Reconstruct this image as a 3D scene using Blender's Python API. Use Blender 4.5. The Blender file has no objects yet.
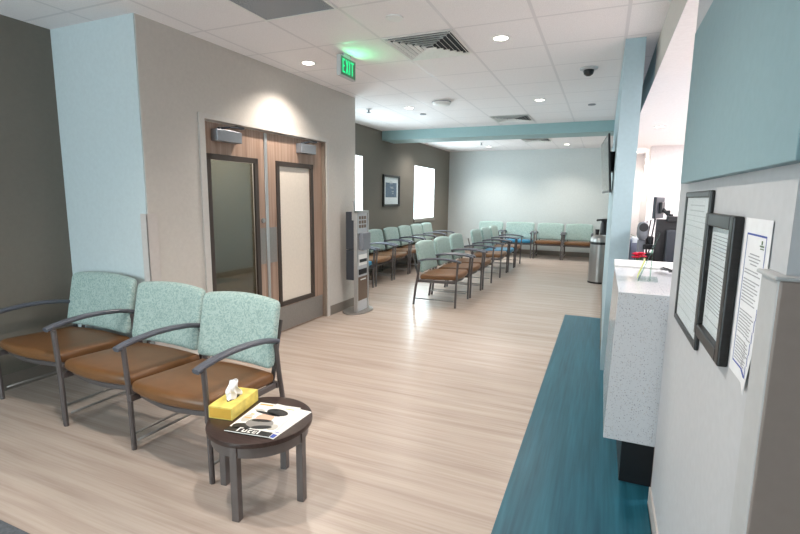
import bpy, bmesh, math, random
from mathutils import Vector, Matrix
random.seed(7)
C = bpy.context.scene.collection
R = math.radians
PI = math.pi
H = 2.77

# ------------------------------------------------------------------ materials
def lin(c):
    return tuple(((v/255)/12.92 if v/255 <= .04045 else (((v/255)+.055)/1.055)**2.4) for v in c)
def mat(name, rgb, rough=.6, metal=0, noise=None, bump=0, spec=.5, coat=0, emis=None, es=0):
    """principled material; noise=(scale, amount, stretch) varies the base colour a little"""
    m = bpy.data.materials.new(name); m.use_nodes = True
    nt = m.node_tree; b = nt.nodes['Principled BSDF']
    c = lin(rgb)
    b.inputs['Base Color'].default_value = (*c, 1)
    b.inputs['Roughness'].default_value = rough
    b.inputs['Metallic'].default_value = metal
    b.inputs['Specular IOR Level'].default_value = spec
    if coat: b.inputs['Coat Weight'].default_value = coat
    if emis:
        b.inputs['Emission Color'].default_value = (*lin(emis), 1)
        b.inputs['Emission Strength'].default_value = es
    sc, am, st = noise or (35, .03, (1, 1, 1))
    tc = nt.nodes.new('ShaderNodeTexCoord'); mp = nt.nodes.new('ShaderNodeMapping')
    mp.inputs['Scale'].default_value = st
    no = nt.nodes.new('ShaderNodeTexNoise'); no.inputs['Scale'].default_value = sc; no.inputs['Detail'].default_value = 4
    cr = nt.nodes.new('ShaderNodeValToRGB')
    cr.color_ramp.elements[0].position = .3; cr.color_ramp.elements[1].position = .7
    cr.color_ramp.elements[0].color = (*[v*(1-am) for v in c], 1)
    cr.color_ramp.elements[1].color = (*[min(1, v*(1+am)) for v in c], 1)
    nt.links.new(tc.outputs['Object'], mp.inputs[0]); nt.links.new(mp.outputs[0], no.inputs[0])
    nt.links.new(no.outputs[0], cr.inputs[0]); nt.links.new(cr.outputs[0], b.inputs['Base Color'])
    if bump:
        bp = nt.nodes.new('ShaderNodeBump'); bp.inputs['Strength'].default_value = bump; bp.inputs['Distance'].default_value = .002
        nt.links.new(no.outputs[0], bp.inputs['Height']); nt.links.new(bp.outputs[0], b.inputs['Normal'])
    return m
def emit(name, rgb, s):
    m = bpy.data.materials.new(name); m.use_nodes = True; nt = m.node_tree; nt.nodes.clear()
    o = nt.nodes.new('ShaderNodeOutputMaterial'); e = nt.nodes.new('ShaderNodeEmission')
    e.inputs[0].default_value = (*lin(rgb), 1); e.inputs[1].default_value = s
    nt.links.new(e.outputs[0], o.inputs[0]); return m
def glass(name, tint=(240, 245, 245), gloss=.08, rough=.0):
    m = bpy.data.materials.new(name); m.use_nodes = True; nt = m.node_tree; nt.nodes.clear()
    o = nt.nodes.new('ShaderNodeOutputMaterial'); mx = nt.nodes.new('ShaderNodeMixShader')
    t = nt.nodes.new('ShaderNodeBsdfTransparent'); g = nt.nodes.new('ShaderNodeBsdfGlossy')
    t.inputs[0].default_value = (*lin(tint), 1); g.inputs['Roughness'].default_value = rough
    mx.inputs[0].default_value = gloss
    nt.links.new(t.outputs[0], mx.inputs[1]); nt.links.new(g.outputs[0], mx.inputs[2]); nt.links.new(mx.outputs[0], o.inputs[0])
    return m
def streak(name, cols, stretch, fine, rough, plank=None):
    """wood-like vinyl: long streaks, several tones"""
    m = bpy.data.materials.new(name); m.use_nodes = True; nt = m.node_tree; b = nt.nodes['Principled BSDF']
    L = nt.links.new
    tc = nt.nodes.new('ShaderNodeTexCoord')
    def nz(st, sc, det, dist=0):
        mp = nt.nodes.new('ShaderNodeMapping'); mp.inputs['Scale'].default_value = st
        n = nt.nodes.new('ShaderNodeTexNoise'); n.inputs['Scale'].default_value = sc; n.inputs['Detail'].default_value = det
        n.inputs['Distortion'].default_value = dist
        L(tc.outputs['Object'], mp.inputs[0]); L(mp.outputs[0], n.inputs[0]); return n.outputs[0]
    a = nz(stretch, 1, 5, .15); f = nz(fine, 1, 3)
    mx = nt.nodes.new('ShaderNodeMath'); mx.operation = 'MULTIPLY_ADD'; mx.inputs[1].default_value = .38
    L(f, mx.inputs[0]); 
    s2 = nt.nodes.new('ShaderNodeMath'); s2.operation = 'MULTIPLY'; s2.inputs[1].default_value = .62; L(a, s2.inputs[0]); L(s2.outputs[0], mx.inputs[2])
    val = mx.outputs[0]
    if plank:
        br = nt.nodes.new('ShaderNodeTexBrick'); br.inputs['Scale'].default_value = 1
        br.inputs['Color1'].default_value = (.44, .44, .44, 1); br.inputs['Color2'].default_value = (.56, .56, .56, 1); br.inputs['Mortar'].default_value = (.47, .47, .47, 1)
        br.inputs['Mortar Size'].default_value = .0015; br.inputs['Brick Width'].default_value = plank[0]; br.inputs['Row Height'].default_value = plank[1]
        br.offset = .37
        L(tc.outputs['Object'], br.inputs[0])
        ad = nt.nodes.new('ShaderNodeMath'); ad.operation = 'MULTIPLY_ADD'; ad.inputs[1].default_value = .22; L(br.outputs[0], ad.inputs[0])
        s3 = nt.nodes.new('ShaderNodeMath'); s3.operation = 'MULTIPLY_ADD'; s3.inputs[1].default_value = 1; s3.inputs[2].default_value = -.11; L(val, s3.inputs[0]); L(s3.outputs[0], ad.inputs[2])
        val = ad.outputs[0]
    cr = nt.nodes.new('ShaderNodeValToRGB'); els = cr.color_ramp.elements
    for i, (p, c) in enumerate(cols):
        e = els[i] if i < 2 else els.new(p)
        e.position = p; e.color = (*lin(c), 1)
    L(val, cr.inputs[0]); L(cr.outputs[0], b.inputs['Base Color'])
    b.inputs['Roughness'].default_value = rough
    return m

M = {}
M['wall'] = mat('warm_white_paint', (198, 193, 187), .7)
M['wall_grey'] = mat('cool_grey_white_paint', (196, 198, 202), .6)
M['wall_back'] = mat('cool_white_paint', (200, 206, 206), .7)
M['wall_cool'] = mat('daylight_tinted_white_paint', (192, 203, 206), .7)  # white wall with the cool daylight cast mixed into its colour
M['taupe'] = mat('taupe_paint', (115, 110, 101), .7)
M['blue'] = mat('light_blue_paint', (164, 186, 194), .6)
M['teal_paint'] = mat('muted_teal_paint', (134, 163, 171), .6)
M['beam'] = mat('aqua_paint', (150, 180, 182), .6)
M['recep'] = mat('reception_white_paint', (238, 236, 238), .7)
M['base'] = mat('taupe_vinyl_base', (128, 120, 112), .5)
M['guard'] = mat('shaded_taupe_vinyl_guard', (152, 139, 133), .45)  # shade on the camera-facing leg worked into the taupe
M['guard_lit'] = mat('lit_vinyl_guard', (186, 188, 190), .45)  # same corner guard, light on its side leg and cap put into the colour
M['frame_paint'] = mat('door_frame_paint', (198, 194, 190), .45)
M['jamb'] = mat('door_jamb_taupe', (138, 124, 112), .5)
M['darkframe'] = mat('dark_bronze_trim', (62, 52, 46), .4)
M['steel'] = mat('brushed_steel', (170, 168, 166), .32, .9, (60, .08, (1, 1, 12)))
M['steel_dull'] = mat('satin_steel_plate', (150, 146, 142), .4, .6, (60, .06, (12, 1, 1)))
M['alu'] = mat('silver_aluminium', (190, 190, 190), .35, .7)
M['closer'] = mat('dull_silver_closer', (138, 142, 148), .4, .4)
M['guard_corner'] = mat('pale_taupe_corner_guard', (196, 189, 185), .45)
M['faint'] = mat('faint_ink', (204, 208, 212), .8)
M['chairmetal'] = mat('grey_brown_powder_coat', (98, 92, 92), .42, .35)
M['arm'] = mat('slate_grey_armrest', (84, 88, 98), .4)
M['brown'] = mat('brown_vinyl', (112, 76, 44), .42, 0, (14, .08, (1, 1, 1)), .15)
M['seatblue'] = mat('bright_blue_vinyl', (38, 122, 160), .42, 0, (14, .06, (1, 1, 1)), .1)
M['walnut'] = mat('dark_walnut_laminate', (56, 40, 36), .35, 0, (8, .25, (1, 12, 1)))
M['tablemetal'] = mat('taupe_table_metal', (104, 97, 95), .42, .3)
M['black'] = mat('black_plastic', (26, 27, 30), .4)
M['blackframe'] = mat('black_wood_frame', (28, 27, 27), .38, 0, (10, .3, (1, 20, 20)))
M['darkgrey'] = mat('dark_grey_plastic', (52, 56, 64), .45)
M['grey'] = mat('mid_grey_plastic', (120, 124, 132), .45)
M['lightgrey'] = mat('light_grey_plastic', (190, 192, 196), .45)
M['white'] = mat('white_plastic', (232, 232, 230), .4)
M['paper'] = mat('white_paper', (238, 240, 244), .7)
M['ink'] = mat('grey_ink', (172, 174, 180), .8)
M['inkblue'] = mat('blue_ink', (70, 90, 170), .7)
M['yellow'] = mat('yellow_card', (226, 204, 104), .5, 0, (18, .22, (1, 1, 1)))
M['orange'] = mat('orange_card', (222, 172, 62), .5)
M['tissue'] = mat('white_tissue', (244, 244, 246), .8)
M['skin'] = mat('printed_skin_tone', (214, 176, 152), .4)
M['printdark'] = mat('printed_black', (36, 34, 36), .35)
M['printgrey'] = mat('printed_grey', (140, 136, 132), .35)
M['printwhite'] = mat('printed_white', (236, 234, 228), .3)
M['printgold'] = mat('printed_gold', (206, 160, 70), .35)
M['brownpanel'] = mat('bronze_brown_panel', (116, 98, 84), .4, .3)
M['cream'] = mat('cream_blind', (222, 212, 200), .25)
M['blueprint'] = mat('blue_print', (74, 100, 130), .5, 0, (6, .2, (1, 1, 1)))
M['mattegrey'] = mat('grey_entry_mat', (88, 92, 98), .9, 0, (80, .25, (1, 1, 1)))
M['red'] = mat('red_petals', (210, 24, 62), .5)
M['leaf'] = mat('green_leaves', (52, 96, 44), .5)
M['cable'] = mat('black_cable', (40, 40, 44), .5)
M['grille'] = None
M['winglass'] = glass('window_glass', (248, 252, 252), .05)
M['doorglass'] = glass('door_glass', (196, 196, 184), .12)
M['picglass'] = glass('picture_glass', (250, 252, 252), .06)
M['acrylic'] = glass('clear_acrylic', (248, 252, 251), .07)
M['acryledge'] = glass('green_acrylic_edge', (170, 222, 205), .25, .2)
M['lamp'] = emit('downlight_lens', (255, 246, 232), 14)
M['panel_lamp'] = emit('ceiling_light_diffuser', (250, 248, 255), 5)
M['exit_green'] = emit('exit_green_lit', (60, 238, 150), 1.15)
M['exit_face'] = mat('exit_face_translucent', (92, 128, 108), .5, emis=(60, 200, 120), es=.04)
M['screen'] = mat('screen_with_reflection', (112, 114, 110), .25)  # grey reflection on the screen mixed into its base colour
M['teal_glass'] = mat('teal_window_edge', (110, 190, 196), .4)

M['floor'] = streak('pale_wood_vinyl', [(.26, (158, 142, 131)), (.42, (176, 160, 149)), (.55, (187, 172, 161)), (.74, (196, 182, 172))], (.8, 15, 1), (1.8, 70, 1), .27, (1.22, .18))
M['tealfloor'] = streak('teal_streaked_vinyl', [(.3, (14, 66, 82)), (.45, (28, 84, 102)), (.6, (40, 100, 118)), (.75, (58, 118, 134))], (14, .8, 1), (60, 2.2, 1), .33)
M['doorwood'] = streak('pale_walnut_door', [(.3, (128, 104, 90)), (.45, (152, 126, 110)), (.6, (170, 146, 130)), (.75, (184, 162, 146))], (1, 30, .9), (1, 90, 2), .42)

def fabric():
    m = bpy.data.materials.new('mint_patterned_fabric'); m.use_nodes = True; nt = m.node_tree; b = nt.nodes['Principled BSDF']; L = nt.links.new
    tc = nt.nodes.new('ShaderNodeTexCoord')
    n1 = nt.nodes.new('ShaderNodeTexNoise'); n1.inputs['Scale'].default_value = 26; n1.inputs['Detail'].default_value = 3; n1.inputs['Distortion'].default_value = 3.2
    w = nt.nodes.new('ShaderNodeTexVoronoi'); w.inputs['Scale'].default_value = 75
    L(tc.outputs['Object'], n1.inputs[0]); L(tc.outputs['Object'], w.inputs[0])
    ad = nt.nodes.new('ShaderNodeMath'); ad.operation = 'MULTIPLY_ADD'; ad.inputs[1].default_value = .12; L(w.outputs['Distance'], ad.inputs[0]); L(n1.outputs[0], ad.inputs[2])
    cr = nt.nodes.new('ShaderNodeValToRGB'); e = cr.color_ramp.elements
    e[0].position = .44; e[0].color = (*lin((136, 160, 156)), 1); e[1].position = .66; e[1].color = (*lin((168, 188, 183)), 1)
    x = e.new(.54); x.color = (*lin((151, 174, 169)), 1)
    L(ad.outputs[0], cr.inputs[0]); L(cr.outputs[0], b.inputs['Base Color']); b.inputs['Roughness'].default_value = .85
    b.inputs['Sheen Weight'].default_value = .15
    return m
M['fabric'] = fabric()
def ceiling_mat():
    m = bpy.data.materials.new('ceiling_tiles_in_grid'); m.use_nodes = True; nt = m.node_tree; b = nt.nodes['Principled BSDF']; L = nt.links.new
    tc = nt.nodes.new('ShaderNodeTexCoord'); sp = nt.nodes.new('ShaderNodeSeparateXYZ'); L(tc.outputs['Object'], sp.inputs[0])
    def line(out, off, per, w):
        a = nt.nodes.new('ShaderNodeMath'); a.operation = 'SUBTRACT'; a.inputs[1].default_value = off - w/2; L(out, a.inputs[0])
        d = nt.nodes.new('ShaderNodeMath'); d.operation = 'DIVIDE'; d.inputs[1].default_value = per; L(a.outputs[0], d.inputs[0])
        f = nt.nodes.new('ShaderNodeMath'); f.operation = 'FRACT'; L(d.outputs[0], f.inputs[0])
        l = nt.nodes.new('ShaderNodeMath'); l.operation = 'LESS_THAN'; l.inputs[1].default_value = w/per; L(f.outputs[0], l.inputs[0]); return l.outputs[0]
    a = line(sp.outputs[0], -.54, .61, .024); c = line(sp.outputs[1], 3.644, .655, .022)
    mx = nt.nodes.new('ShaderNodeMath'); mx.operation = 'MAXIMUM'; L(a, mx.inputs[0]); L(c, mx.inputs[1])
    no = nt.nodes.new('ShaderNodeTexNoise'); no.inputs['Scale'].default_value = 160; L(tc.outputs['Object'], no.inputs[0])
    cr = nt.nodes.new('ShaderNodeValToRGB'); cr.color_ramp.elements[0].position = .35; cr.color_ramp.elements[1].position = .6
    cr.color_ramp.elements[0].color = (*lin((232, 228, 229)), 1); cr.color_ramp.elements[1].color = (*lin((242, 238, 239)), 1)
    L(no.outputs[0], cr.inputs[0])
    mc = nt.nodes.new('ShaderNodeMix'); mc.data_type = 'RGBA'; L(mx.outputs[0], mc.inputs[0]); L(cr.outputs[0], mc.inputs[6]); mc.inputs[7].default_value = (*lin((218, 214, 216)), 1)
    L(mc.outputs[2], b.inputs['Base Color'])
    ro = nt.nodes.new('ShaderNodeMapRange'); ro.inputs[3].default_value = .9; ro.inputs[4].default_value = .4; L(mx.outputs[0], ro.inputs[0]); L(ro.outputs[0], b.inputs['Roughness'])
    bp = nt.nodes.new('ShaderNodeBump'); bp.inputs['Strength'].default_value = .25; bp.inputs['Distance'].default_value = .004; L(mx.outputs[0], bp.inputs['Height']); L(bp.outputs[0], b.inputs['Normal'])
    return m
M['ceiling'] = ceiling_mat()
def terrazzo():
    m = bpy.data.materials.new('speckled_white_quartz'); m.use_nodes = True; nt = m.node_tree; b = nt.nodes['Principled BSDF']; L = nt.links.new
    tc = nt.nodes.new('ShaderNodeTexCoord')
    def sp(scale, th, seed):
        mp = nt.nodes.new('ShaderNodeMapping'); mp.inputs['Location'].default_value = (seed, seed*2, seed*3)
        v = nt.nodes.new('ShaderNodeTexVoronoi'); v.inputs['Scale'].default_value = scale
        L(tc.outputs['Object'], mp.inputs[0]); L(mp.outputs[0], v.inputs[0])
        l = nt.nodes.new('ShaderNodeMath'); l.operation = 'LESS_THAN'; l.inputs[1].default_value = th; L(v.outputs['Distance'], l.inputs[0])
        # only some cells carry a chip
        s = nt.nodes.new('ShaderNodeSeparateColor'); L(v.outputs['Color'], s.inputs[0])
        g = nt.nodes.new('ShaderNodeMath'); g.operation = 'GREATER_THAN'; g.inputs[1].default_value = .55; L(s.outputs[0], g.inputs[0])
        p = nt.nodes.new('ShaderNodeMath'); p.operation = 'MULTIPLY'; L(l.outputs[0], p.inputs[0]); L(g.outputs[0], p.inputs[1]); return p.outputs[0]
    col = None
    prev = lin((196, 198, 202))
    last = None
    for scale, th, seed, c in ((120, .3, .3, (176, 178, 184)), (100, .22, 1.7, (140, 142, 150)), (80, .13, 4.1, (84, 84, 94)), (90, .18, 6.1, (170, 160, 152))):
        mc = nt.nodes.new('ShaderNodeMix'); mc.data_type = 'RGBA'; L(sp(scale, th, seed), mc.inputs[0])
        if last is None: mc.inputs[6].default_value = (*prev, 1)
        else: L(last, mc.inputs[6])
        mc.inputs[7].default_value = (*lin(c), 1); last = mc.outputs[2]
    L(last, b.inputs['Base Color']); b.inputs['Roughness'].default_value = .16
    return m
M['quartz'] = terrazzo()
def perf():
    m = bpy.data.materials.new('perforated_grille'); m.use_nodes = True; nt = m.node_tree; b = nt.nodes['Principled BSDF']; L = nt.links.new
    tc = nt.nodes.new('ShaderNodeTexCoord'); sp = nt.nodes.new('ShaderNodeSeparateXYZ'); L(tc.outputs['Object'], sp.inputs[0])
    outs = []
    for k in (0, 1):
        d = nt.nodes.new('ShaderNodeMath'); d.operation = 'MULTIPLY'; d.inputs[1].default_value = 80; L(sp.outputs[k], d.inputs[0])
        f = nt.nodes.new('ShaderNodeMath'); f.operation = 'FRACT'; L(d.outputs[0], f.inputs[0])
        l = nt.nodes.new('ShaderNodeMath'); l.operation = 'LESS_THAN'; l.inputs[1].default_value = .28; L(f.outputs[0], l.inputs[0]); outs.append(l.outputs[0])
    mx = nt.nodes.new('ShaderNodeMath'); mx.operation = 'MAXIMUM'; L(outs[0], mx.inputs[0]); L(outs[1], mx.inputs[1])
    mc = nt.nodes.new('ShaderNodeMix'); mc.data_type = 'RGBA'; L(mx.outputs[0], mc.inputs[0])
    mc.inputs[6].default_value = (*lin((84, 94, 104)), 1); mc.inputs[7].default_value = (*lin((176, 182, 188)), 1)
    L(mc.outputs[2], b.inputs['Base Color']); b.inputs['Roughness'].default_value = .5
    return m
M['grille'] = perf()

# ------------------------------------------------------------------ mesh helpers
class MB:
    def __init__(s): s.bm = bmesh.new()
    def _merge(s, t, mx=None):
        if mx is not None: bmesh.ops.transform(t, matrix=mx, verts=t.verts)
        me = bpy.data.meshes.new('t'); t.to_mesh(me); t.free(); s.bm.from_mesh(me); bpy.data.meshes.remove(me); return s
    def box(s, x0, x1, y0, y1, z0, z1, bev=0, mx=None, seg=2):
        t = bmesh.new(); bmesh.ops.create_cube(t, size=1)
        for v in t.verts: v.co = Vector(((x0+x1)/2+v.co.x*(x1-x0), (y0+y1)/2+v.co.y*(y1-y0), (z0+z1)/2+v.co.z*(z1-z0)))
        if bev: bmesh.ops.bevel(t, geom=t.edges[:], offset=bev, segments=seg, affect='EDGES', profile=.5)
        return s._merge(t, mx)
    def cyl(s, p, q, r, r2=None, n=20, mx=None, caps=True):
        p, q = Vector(p), Vector(q); d = q-p
        t = bmesh.new(); bmesh.ops.create_cone(t, cap_ends=caps, segments=n, radius1=r, radius2=r if r2 is None else r2, depth=d.length)
        m = Matrix.Translation((p+q)/2) @ d.to_track_quat('Z', 'Y').to_matrix().to_4x4()
        bmesh.ops.transform(t, matrix=m, verts=t.verts); return s._merge(t, mx)
    def lathe(s, prof, c=(0, 0, 0), n=32, mx=None, ring=False):
        t = bmesh.new(); rings = []
        for r, z in prof:
            rings.append([t.verts.new((c[0]+max(r, 1e-5)*math.cos(2*PI*i/n), c[1]+max(r, 1e-5)*math.sin(2*PI*i/n), c[2]+z)) for i in range(n)])
        for a, b in zip(rings, rings[1:]):
            for i in range(n): t.faces.new((a[i], a[(i+1) % n], b[(i+1) % n], b[i]))
        if ring:
            for i in range(n): t.faces.new((rings[-1][i], rings[-1][(i+1) % n], rings[0][(i+1) % n], rings[0][i]))
        else:
            t.faces.new(rings[0][::-1]); t.faces.new(rings[-1])
        bmesh.ops.remove_doubles(t, verts=t.verts, dist=1e-4)
        bmesh.ops.recalc_face_normals(t, faces=t.faces); return s._merge(t, mx)
    def sweep(s, pts, w, h, side=(1, 0, 0), ends=True, rnd=.3, mx=None):
        """sweep a rounded rectangle w (along side) by h along pts (a planar path square to side)"""
        pts = [Vector(p) for p in pts]; sd = Vector(side).normalized(); t = bmesh.new(); rings = []
        k = rnd*min(w, h)
        prof = [(-w/2+k, -h/2), (w/2-k, -h/2), (w/2, -h/2+k), (w/2, h/2-k), (w/2-k, h/2), (-w/2+k, h/2), (-w/2, h/2-k), (-w/2, -h/2+k)]
        for i, p in enumerate(pts):
            a = pts[max(0, i-1)]; b = pts[min(len(pts)-1, i+1)]; d = (b-a).normalized(); u = d.cross(sd).normalized()
            rings.append([t.verts.new(p+sd*x+u*y) for x, y in prof])
        for a, b in zip(rings, rings[1:]):
            for i in range(8): t.faces.new((a[i], a[(i+1) % 8], b[(i+1) % 8], b[i]))
        t.faces.new(rings[0][::-1]); t.faces.new(rings[-1])
        bmesh.ops.recalc_face_normals(t, faces=t.faces); return s._merge(t, mx)
    def tube(s, pts, r, n=8, mx=None):
        pts = [Vector(p) for p in pts]; t = bmesh.new(); rings = []; ref = Vector((0, 0, 1))
        for i, p in enumerate(pts):
            a = pts[max(0, i-1)]; b = pts[min(len(pts)-1, i+1)]; d = (b-a).normalized()
            if abs(d.dot(ref)) > .95: ref = Vector((1, 0, 0))
            u = d.cross(ref).normalized(); v = d.cross(u).normalized()
            rings.append([t.verts.new(p+u*r*math.cos(2*PI*j/n)+v*r*math.sin(2*PI*j/n)) for j in range(n)])
        for a, b in zip(rings, rings[1:]):
            for i in range(n): t.faces.new((a[i], a[(i+1) % n], b[(i+1) % n], b[i]))
        t.faces.new(rings[0][::-1]); t.faces.new(rings[-1])
        bmesh.ops.recalc_face_normals(t, faces=t.faces); return s._merge(t, mx)
    def prism(s, poly, axis, a, b, mx=None, bev=0):
        """extrude a 2-D polygon along an axis from a to b"""
        t = bmesh.new()
        def P(u, v, w): return {'x': (w, u, v), 'y': (u, w, v), 'z': (u, v, w)}[axis]
        A = [t.verts.new(P(u, v, a)) for u, v in poly]; B = [t.verts.new(P(u, v, b)) for u, v in poly]
        t.faces.new(A); t.faces.new(B[::-1])
        n = len(poly)
        for i in range(n): t.faces.new((A[i], B[i], B[(i+1) % n], A[(i+1) % n]))
        bmesh.ops.recalc_face_normals(t, faces=t.faces)
        if bev: bmesh.ops.bevel(t, geom=t.edges[:], offset=bev, segments=2, affect='EDGES', profile=.5)
        return s._merge(t, mx)
    def pad(s, w, d, h, rx, ry, rz, fn=None, n=10, mx=None):
        """soft rounded box centred on 0; fn deforms each point"""
        def ax(L, r, k):
            a = L/2-r
            o = [-L/2, -L/2+.15*r, -L/2+.45*r, -a]+[-a+2*a*i/k for i in range(1, k)]+[a, L/2-.45*r, L/2-.15*r, L/2]
            return o
        X, Y, Z = ax(w, rx, n), ax(d, ry, max(3, n//2)), ax(h, rz, max(3, n//2))
        t = bmesh.new(); vs = {}
        def V(x, y, z):
            key = (round(x, 6), round(y, 6), round(z, 6))
            if key in vs: return vs[key]
            q = Vector((max(-w/2+rx, min(w/2-rx, x)), max(-d/2+ry, min(d/2-ry, y)), max(-h/2+rz, min(h/2-rz, z))))
            e = Vector(((x-q.x)/rx, (y-q.y)/ry, (z-q.z)/rz)); m = max(abs(e.x), abs(e.y), abs(e.z))
            if e.length > 1e-6: e = e*(m/e.length)
            p = Vector((q.x+e.x*rx, q.y+e.y*ry, q.z+e.z*rz))
            if fn: p = Vector(fn(p))
            vs[key] = t.verts.new(p); return vs[key]
        def F(f, A, B):
            for i in range(len(A)-1):
                for j in range(len(B)-1):
                    try: t.faces.new((f(A[i], B[j]), f(A[i+1], B[j]), f(A[i+1], B[j+1]), f(A[i], B[j+1])))
                    except ValueError: pass
        for z in (-h/2, h/2): F(lambda a, b: V(a, b, z), X, Y)
        for y in (-d/2, d/2): F(lambda a, b: V(a, y, b), X, Z)
        for x in (-w/2, w/2): F(lambda a, b: V(x, a, b), Y, Z)
        bmesh.ops.recalc_face_normals(t, faces=t.faces); return s._merge(t, mx)
    def build(s, name, m, parent=None, smooth=False, loc=None, label=None):
        me = bpy.data.meshes.new(name); s.bm.to_mesh(me); s.bm.free()
        if smooth:
            for p in me.polygons: p.use_smooth = True
        o = bpy.data.objects.new(name, me); C.objects.link(o)
        me.materials.append(m)
        if smooth == 'auto':
            try: me.set_sharp_from_angle(angle=R(35))
            except Exception: pass
        if parent is not None: o.parent = parent
        if loc is not None: o.location = loc
        if label: o['label'] = label
        return o
def thing(name, label, cat, loc=(0, 0, 0), rz=0, group=None):
    o = bpy.data.objects.new(name, None); C.objects.link(o); o.location = loc; o.rotation_euler = (0, 0, rz)
    o.empty_display_size = .1
    o['label'] = label; o['category'] = cat
    if group: o['group'] = group
    return o
def tag(o, label, cat, group=None):
    o['label'] = label; o['category'] = cat
    if group: o['group'] = group
    return o
def struct(o): o['kind'] = 'structure'; return o
def dup(root, loc, rz, label, swap=None):
    r = root.copy(); C.objects.link(r); r.location = loc; r.rotation_euler = (0, 0, rz); r['label'] = label
    for ch in list(root.children):
        c = ch.copy(); C.objects.link(c); c.parent = r
        for g in list(ch.children):
            d = g.copy(); C.objects.link(d); d.parent = c
    return r

# ------------------------------------------------------------------ room shell
XL, XB, YB = -4.1, -3.12, 13.05
def wallbox(name, m, *boxes):
    mb = MB()
    for b in boxes: mb.box(*b)
    return struct(mb.build(name, m))
struct(MB().box(-4.4, 5.2, -2.7, 13.3, -.1, 0).build('floor', M['floor']))
struct(MB().box(-.365, .33, .6, 6.36, -.002, .0015).build('floor_inlay', M['tealfloor']))
struct(MB().box(-4.05, -2.15, -2.4, 1.09, -.002, .004).build('floor_mat', M['mattegrey']))
struct(MB().box(-4.4, 5.2, -2.7, 13.3, H, H+.1).build('ceiling', M['ceiling']))
W1 = (6.35, 7.80, .97, 2.23); W2 = (10.37, 11.80, .97, 2.23)
wallbox('wall_left', M['taupe'], (XL-.15, XL, -2.7, W1[0], 0, H), (XL-.15, XL, W1[1], W2[0], 0, H), (XL-.15, XL, W2[1], YB, 0, H),
        (XL-.15, XL, W1[0], W1[1], 0, W1[2]), (XL-.15, XL, W1[0], W1[1], W1[3], H), (XL-.15, XL, W2[0], W2[1], 0, W2[2]), (XL-.15, XL, W2[0], W2[1], W2[3], H))
wallbox('wall_far', M['wall_back'], (XL-.15, 5.2, YB, YB+.15, 0, H))
D0, D1, DH = 3.10, 4.945, 2.135
wallbox('wall_door', M['wall'], (XB-.14, XB, 2.53, D0-.056, 0, H), (XB-.14, XB, D1+.041, 5.64, 0, H), (XB-.14, XB, D0-.056, D1+.041, DH+.041, H))
wallbox('wall_alcove', M['wall_cool'], (XL, XB-.045, 2.52, 2.66, 0, H))
wallbox('wall_return', M['wall'], (XL, XB+.03, 5.5, 5.638, 0, H))
# vestibule behind the glazed doors
wallbox('wall_vestibule', M['wall'], (XL+.001, XL+.03, 2.66, 5.5, 0, H))
wallbox('wall_right', M['wall_grey'], (.31, .43, 1.04, 2.45, 0, H))
wallbox('wall_return.001', M['wall_grey'], (.4301, 3.0, 1.04, 1.16, 0, H))
wallbox('wall_side', M['wall'], (2.9, 3.0, -2.7, 1.04, 0, H))
BW = (-4.0, -1.9, .1, 2.5)
wallbox('wall_entry', M['wall'], (XL-.15, BW[0], -2.7, -2.55, 0, H), (BW[1], 3.0, -2.7, -2.55, 0, H), (BW[0], BW[1], -2.7, -2.55, BW[3], H), (BW[0], BW[1], -2.7, -2.55, 0, BW[2]))
wallbox('wall_partition', M['blue'], (.071, .22, 4.37, 8.6, 0, H))
wallbox('wall_right_far', M['wall'], (.22, .34, 8.6, YB, 0, H))
wallbox('beam', M['beam'], (XL, .22, 8.6, 9.2, 2.595, H))
wallbox('header', M['wall'], (.312, .43, 2.45, 8.6, 2.475, H), (.31, .312, 2.45, 4.55, 2.475, H))
wallbox('header.001', M['teal_paint'], (.3095, .3119, 4.5501, 8.6, 2.475, H))
wallbox('header.002', M['recep'], (.31, .43, 2.45, 8.6, 2.469, 2.4749))
wallbox('wall_reception', M['recep'], (.43, 5.1, 1.16, 1.2, 0, 2.5), (5.0, 5.1, 1.2, 12, 0, 2.5), (.85, 5.0, 10.1, 10.2, 0, 2.5), (.75, .85, 10.1, 12, 0, 2.5), (.34, .85, 11.9, 12.0, 0, 2.5))
struct(MB().box(.43, 5.1, 1.2, 12, 2.49, 2.54).box(.34, .4299, 8.6, 12, 2.49, 2.54).build('ceiling_reception', M['recep']))
# baseboards
wallbox('baseboard_door', M['base'], (XB, XB+.008, 2.53, D0-.05, 0, .12), (XB, XB+.008, D1+.05, 5.64, 0, .12))
wallbox('baseboard_alcove', M['base'], (XL, XB-.04, 2.512, 2.52, 0, .12))
wallbox('baseboard_left', M['base'], (XL, XL+.008, -2.5, 2.5, 0, .12), (XL, XL+.008, 5.65, YB, 0, .12))
wallbox('baseboard_far', M['base'], (XL, .22, YB-.008, YB, 0, .12))
wallbox('baseboard_right', M['guard_corner'], (.302, .31, 1.14, 2.45, 0, .1), (.302, .318, 1.14, 2.458, 0, .018))
wallbox('baseboard_partition', M['base'], (.063, .071, 5.0, 8.6, 0, .1))
# corner guards
struct(MB().box(XB, XB+.012, 2.508, 2.60, .12, 1.35, .003).box(XB-.06, XB+.012, 2.508, 2.52, .12, 1.35, .003).build('trim_1', M['guard_corner']))
struct(MB().box(.296, .31, 1.027, 1.125, 0, 1.362, .003).build('trim_2', M['guard_lit']))
struct(MB().box(.298, 1.6, 1.024, 1.04, 0, 1.36, .004).build('trim_3', M['guard']))
struct(MB().box(.288, 1.6, 1.016, 1.13, 1.36, 1.368, .003).build('trim_4', M['guard_lit']))

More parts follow.
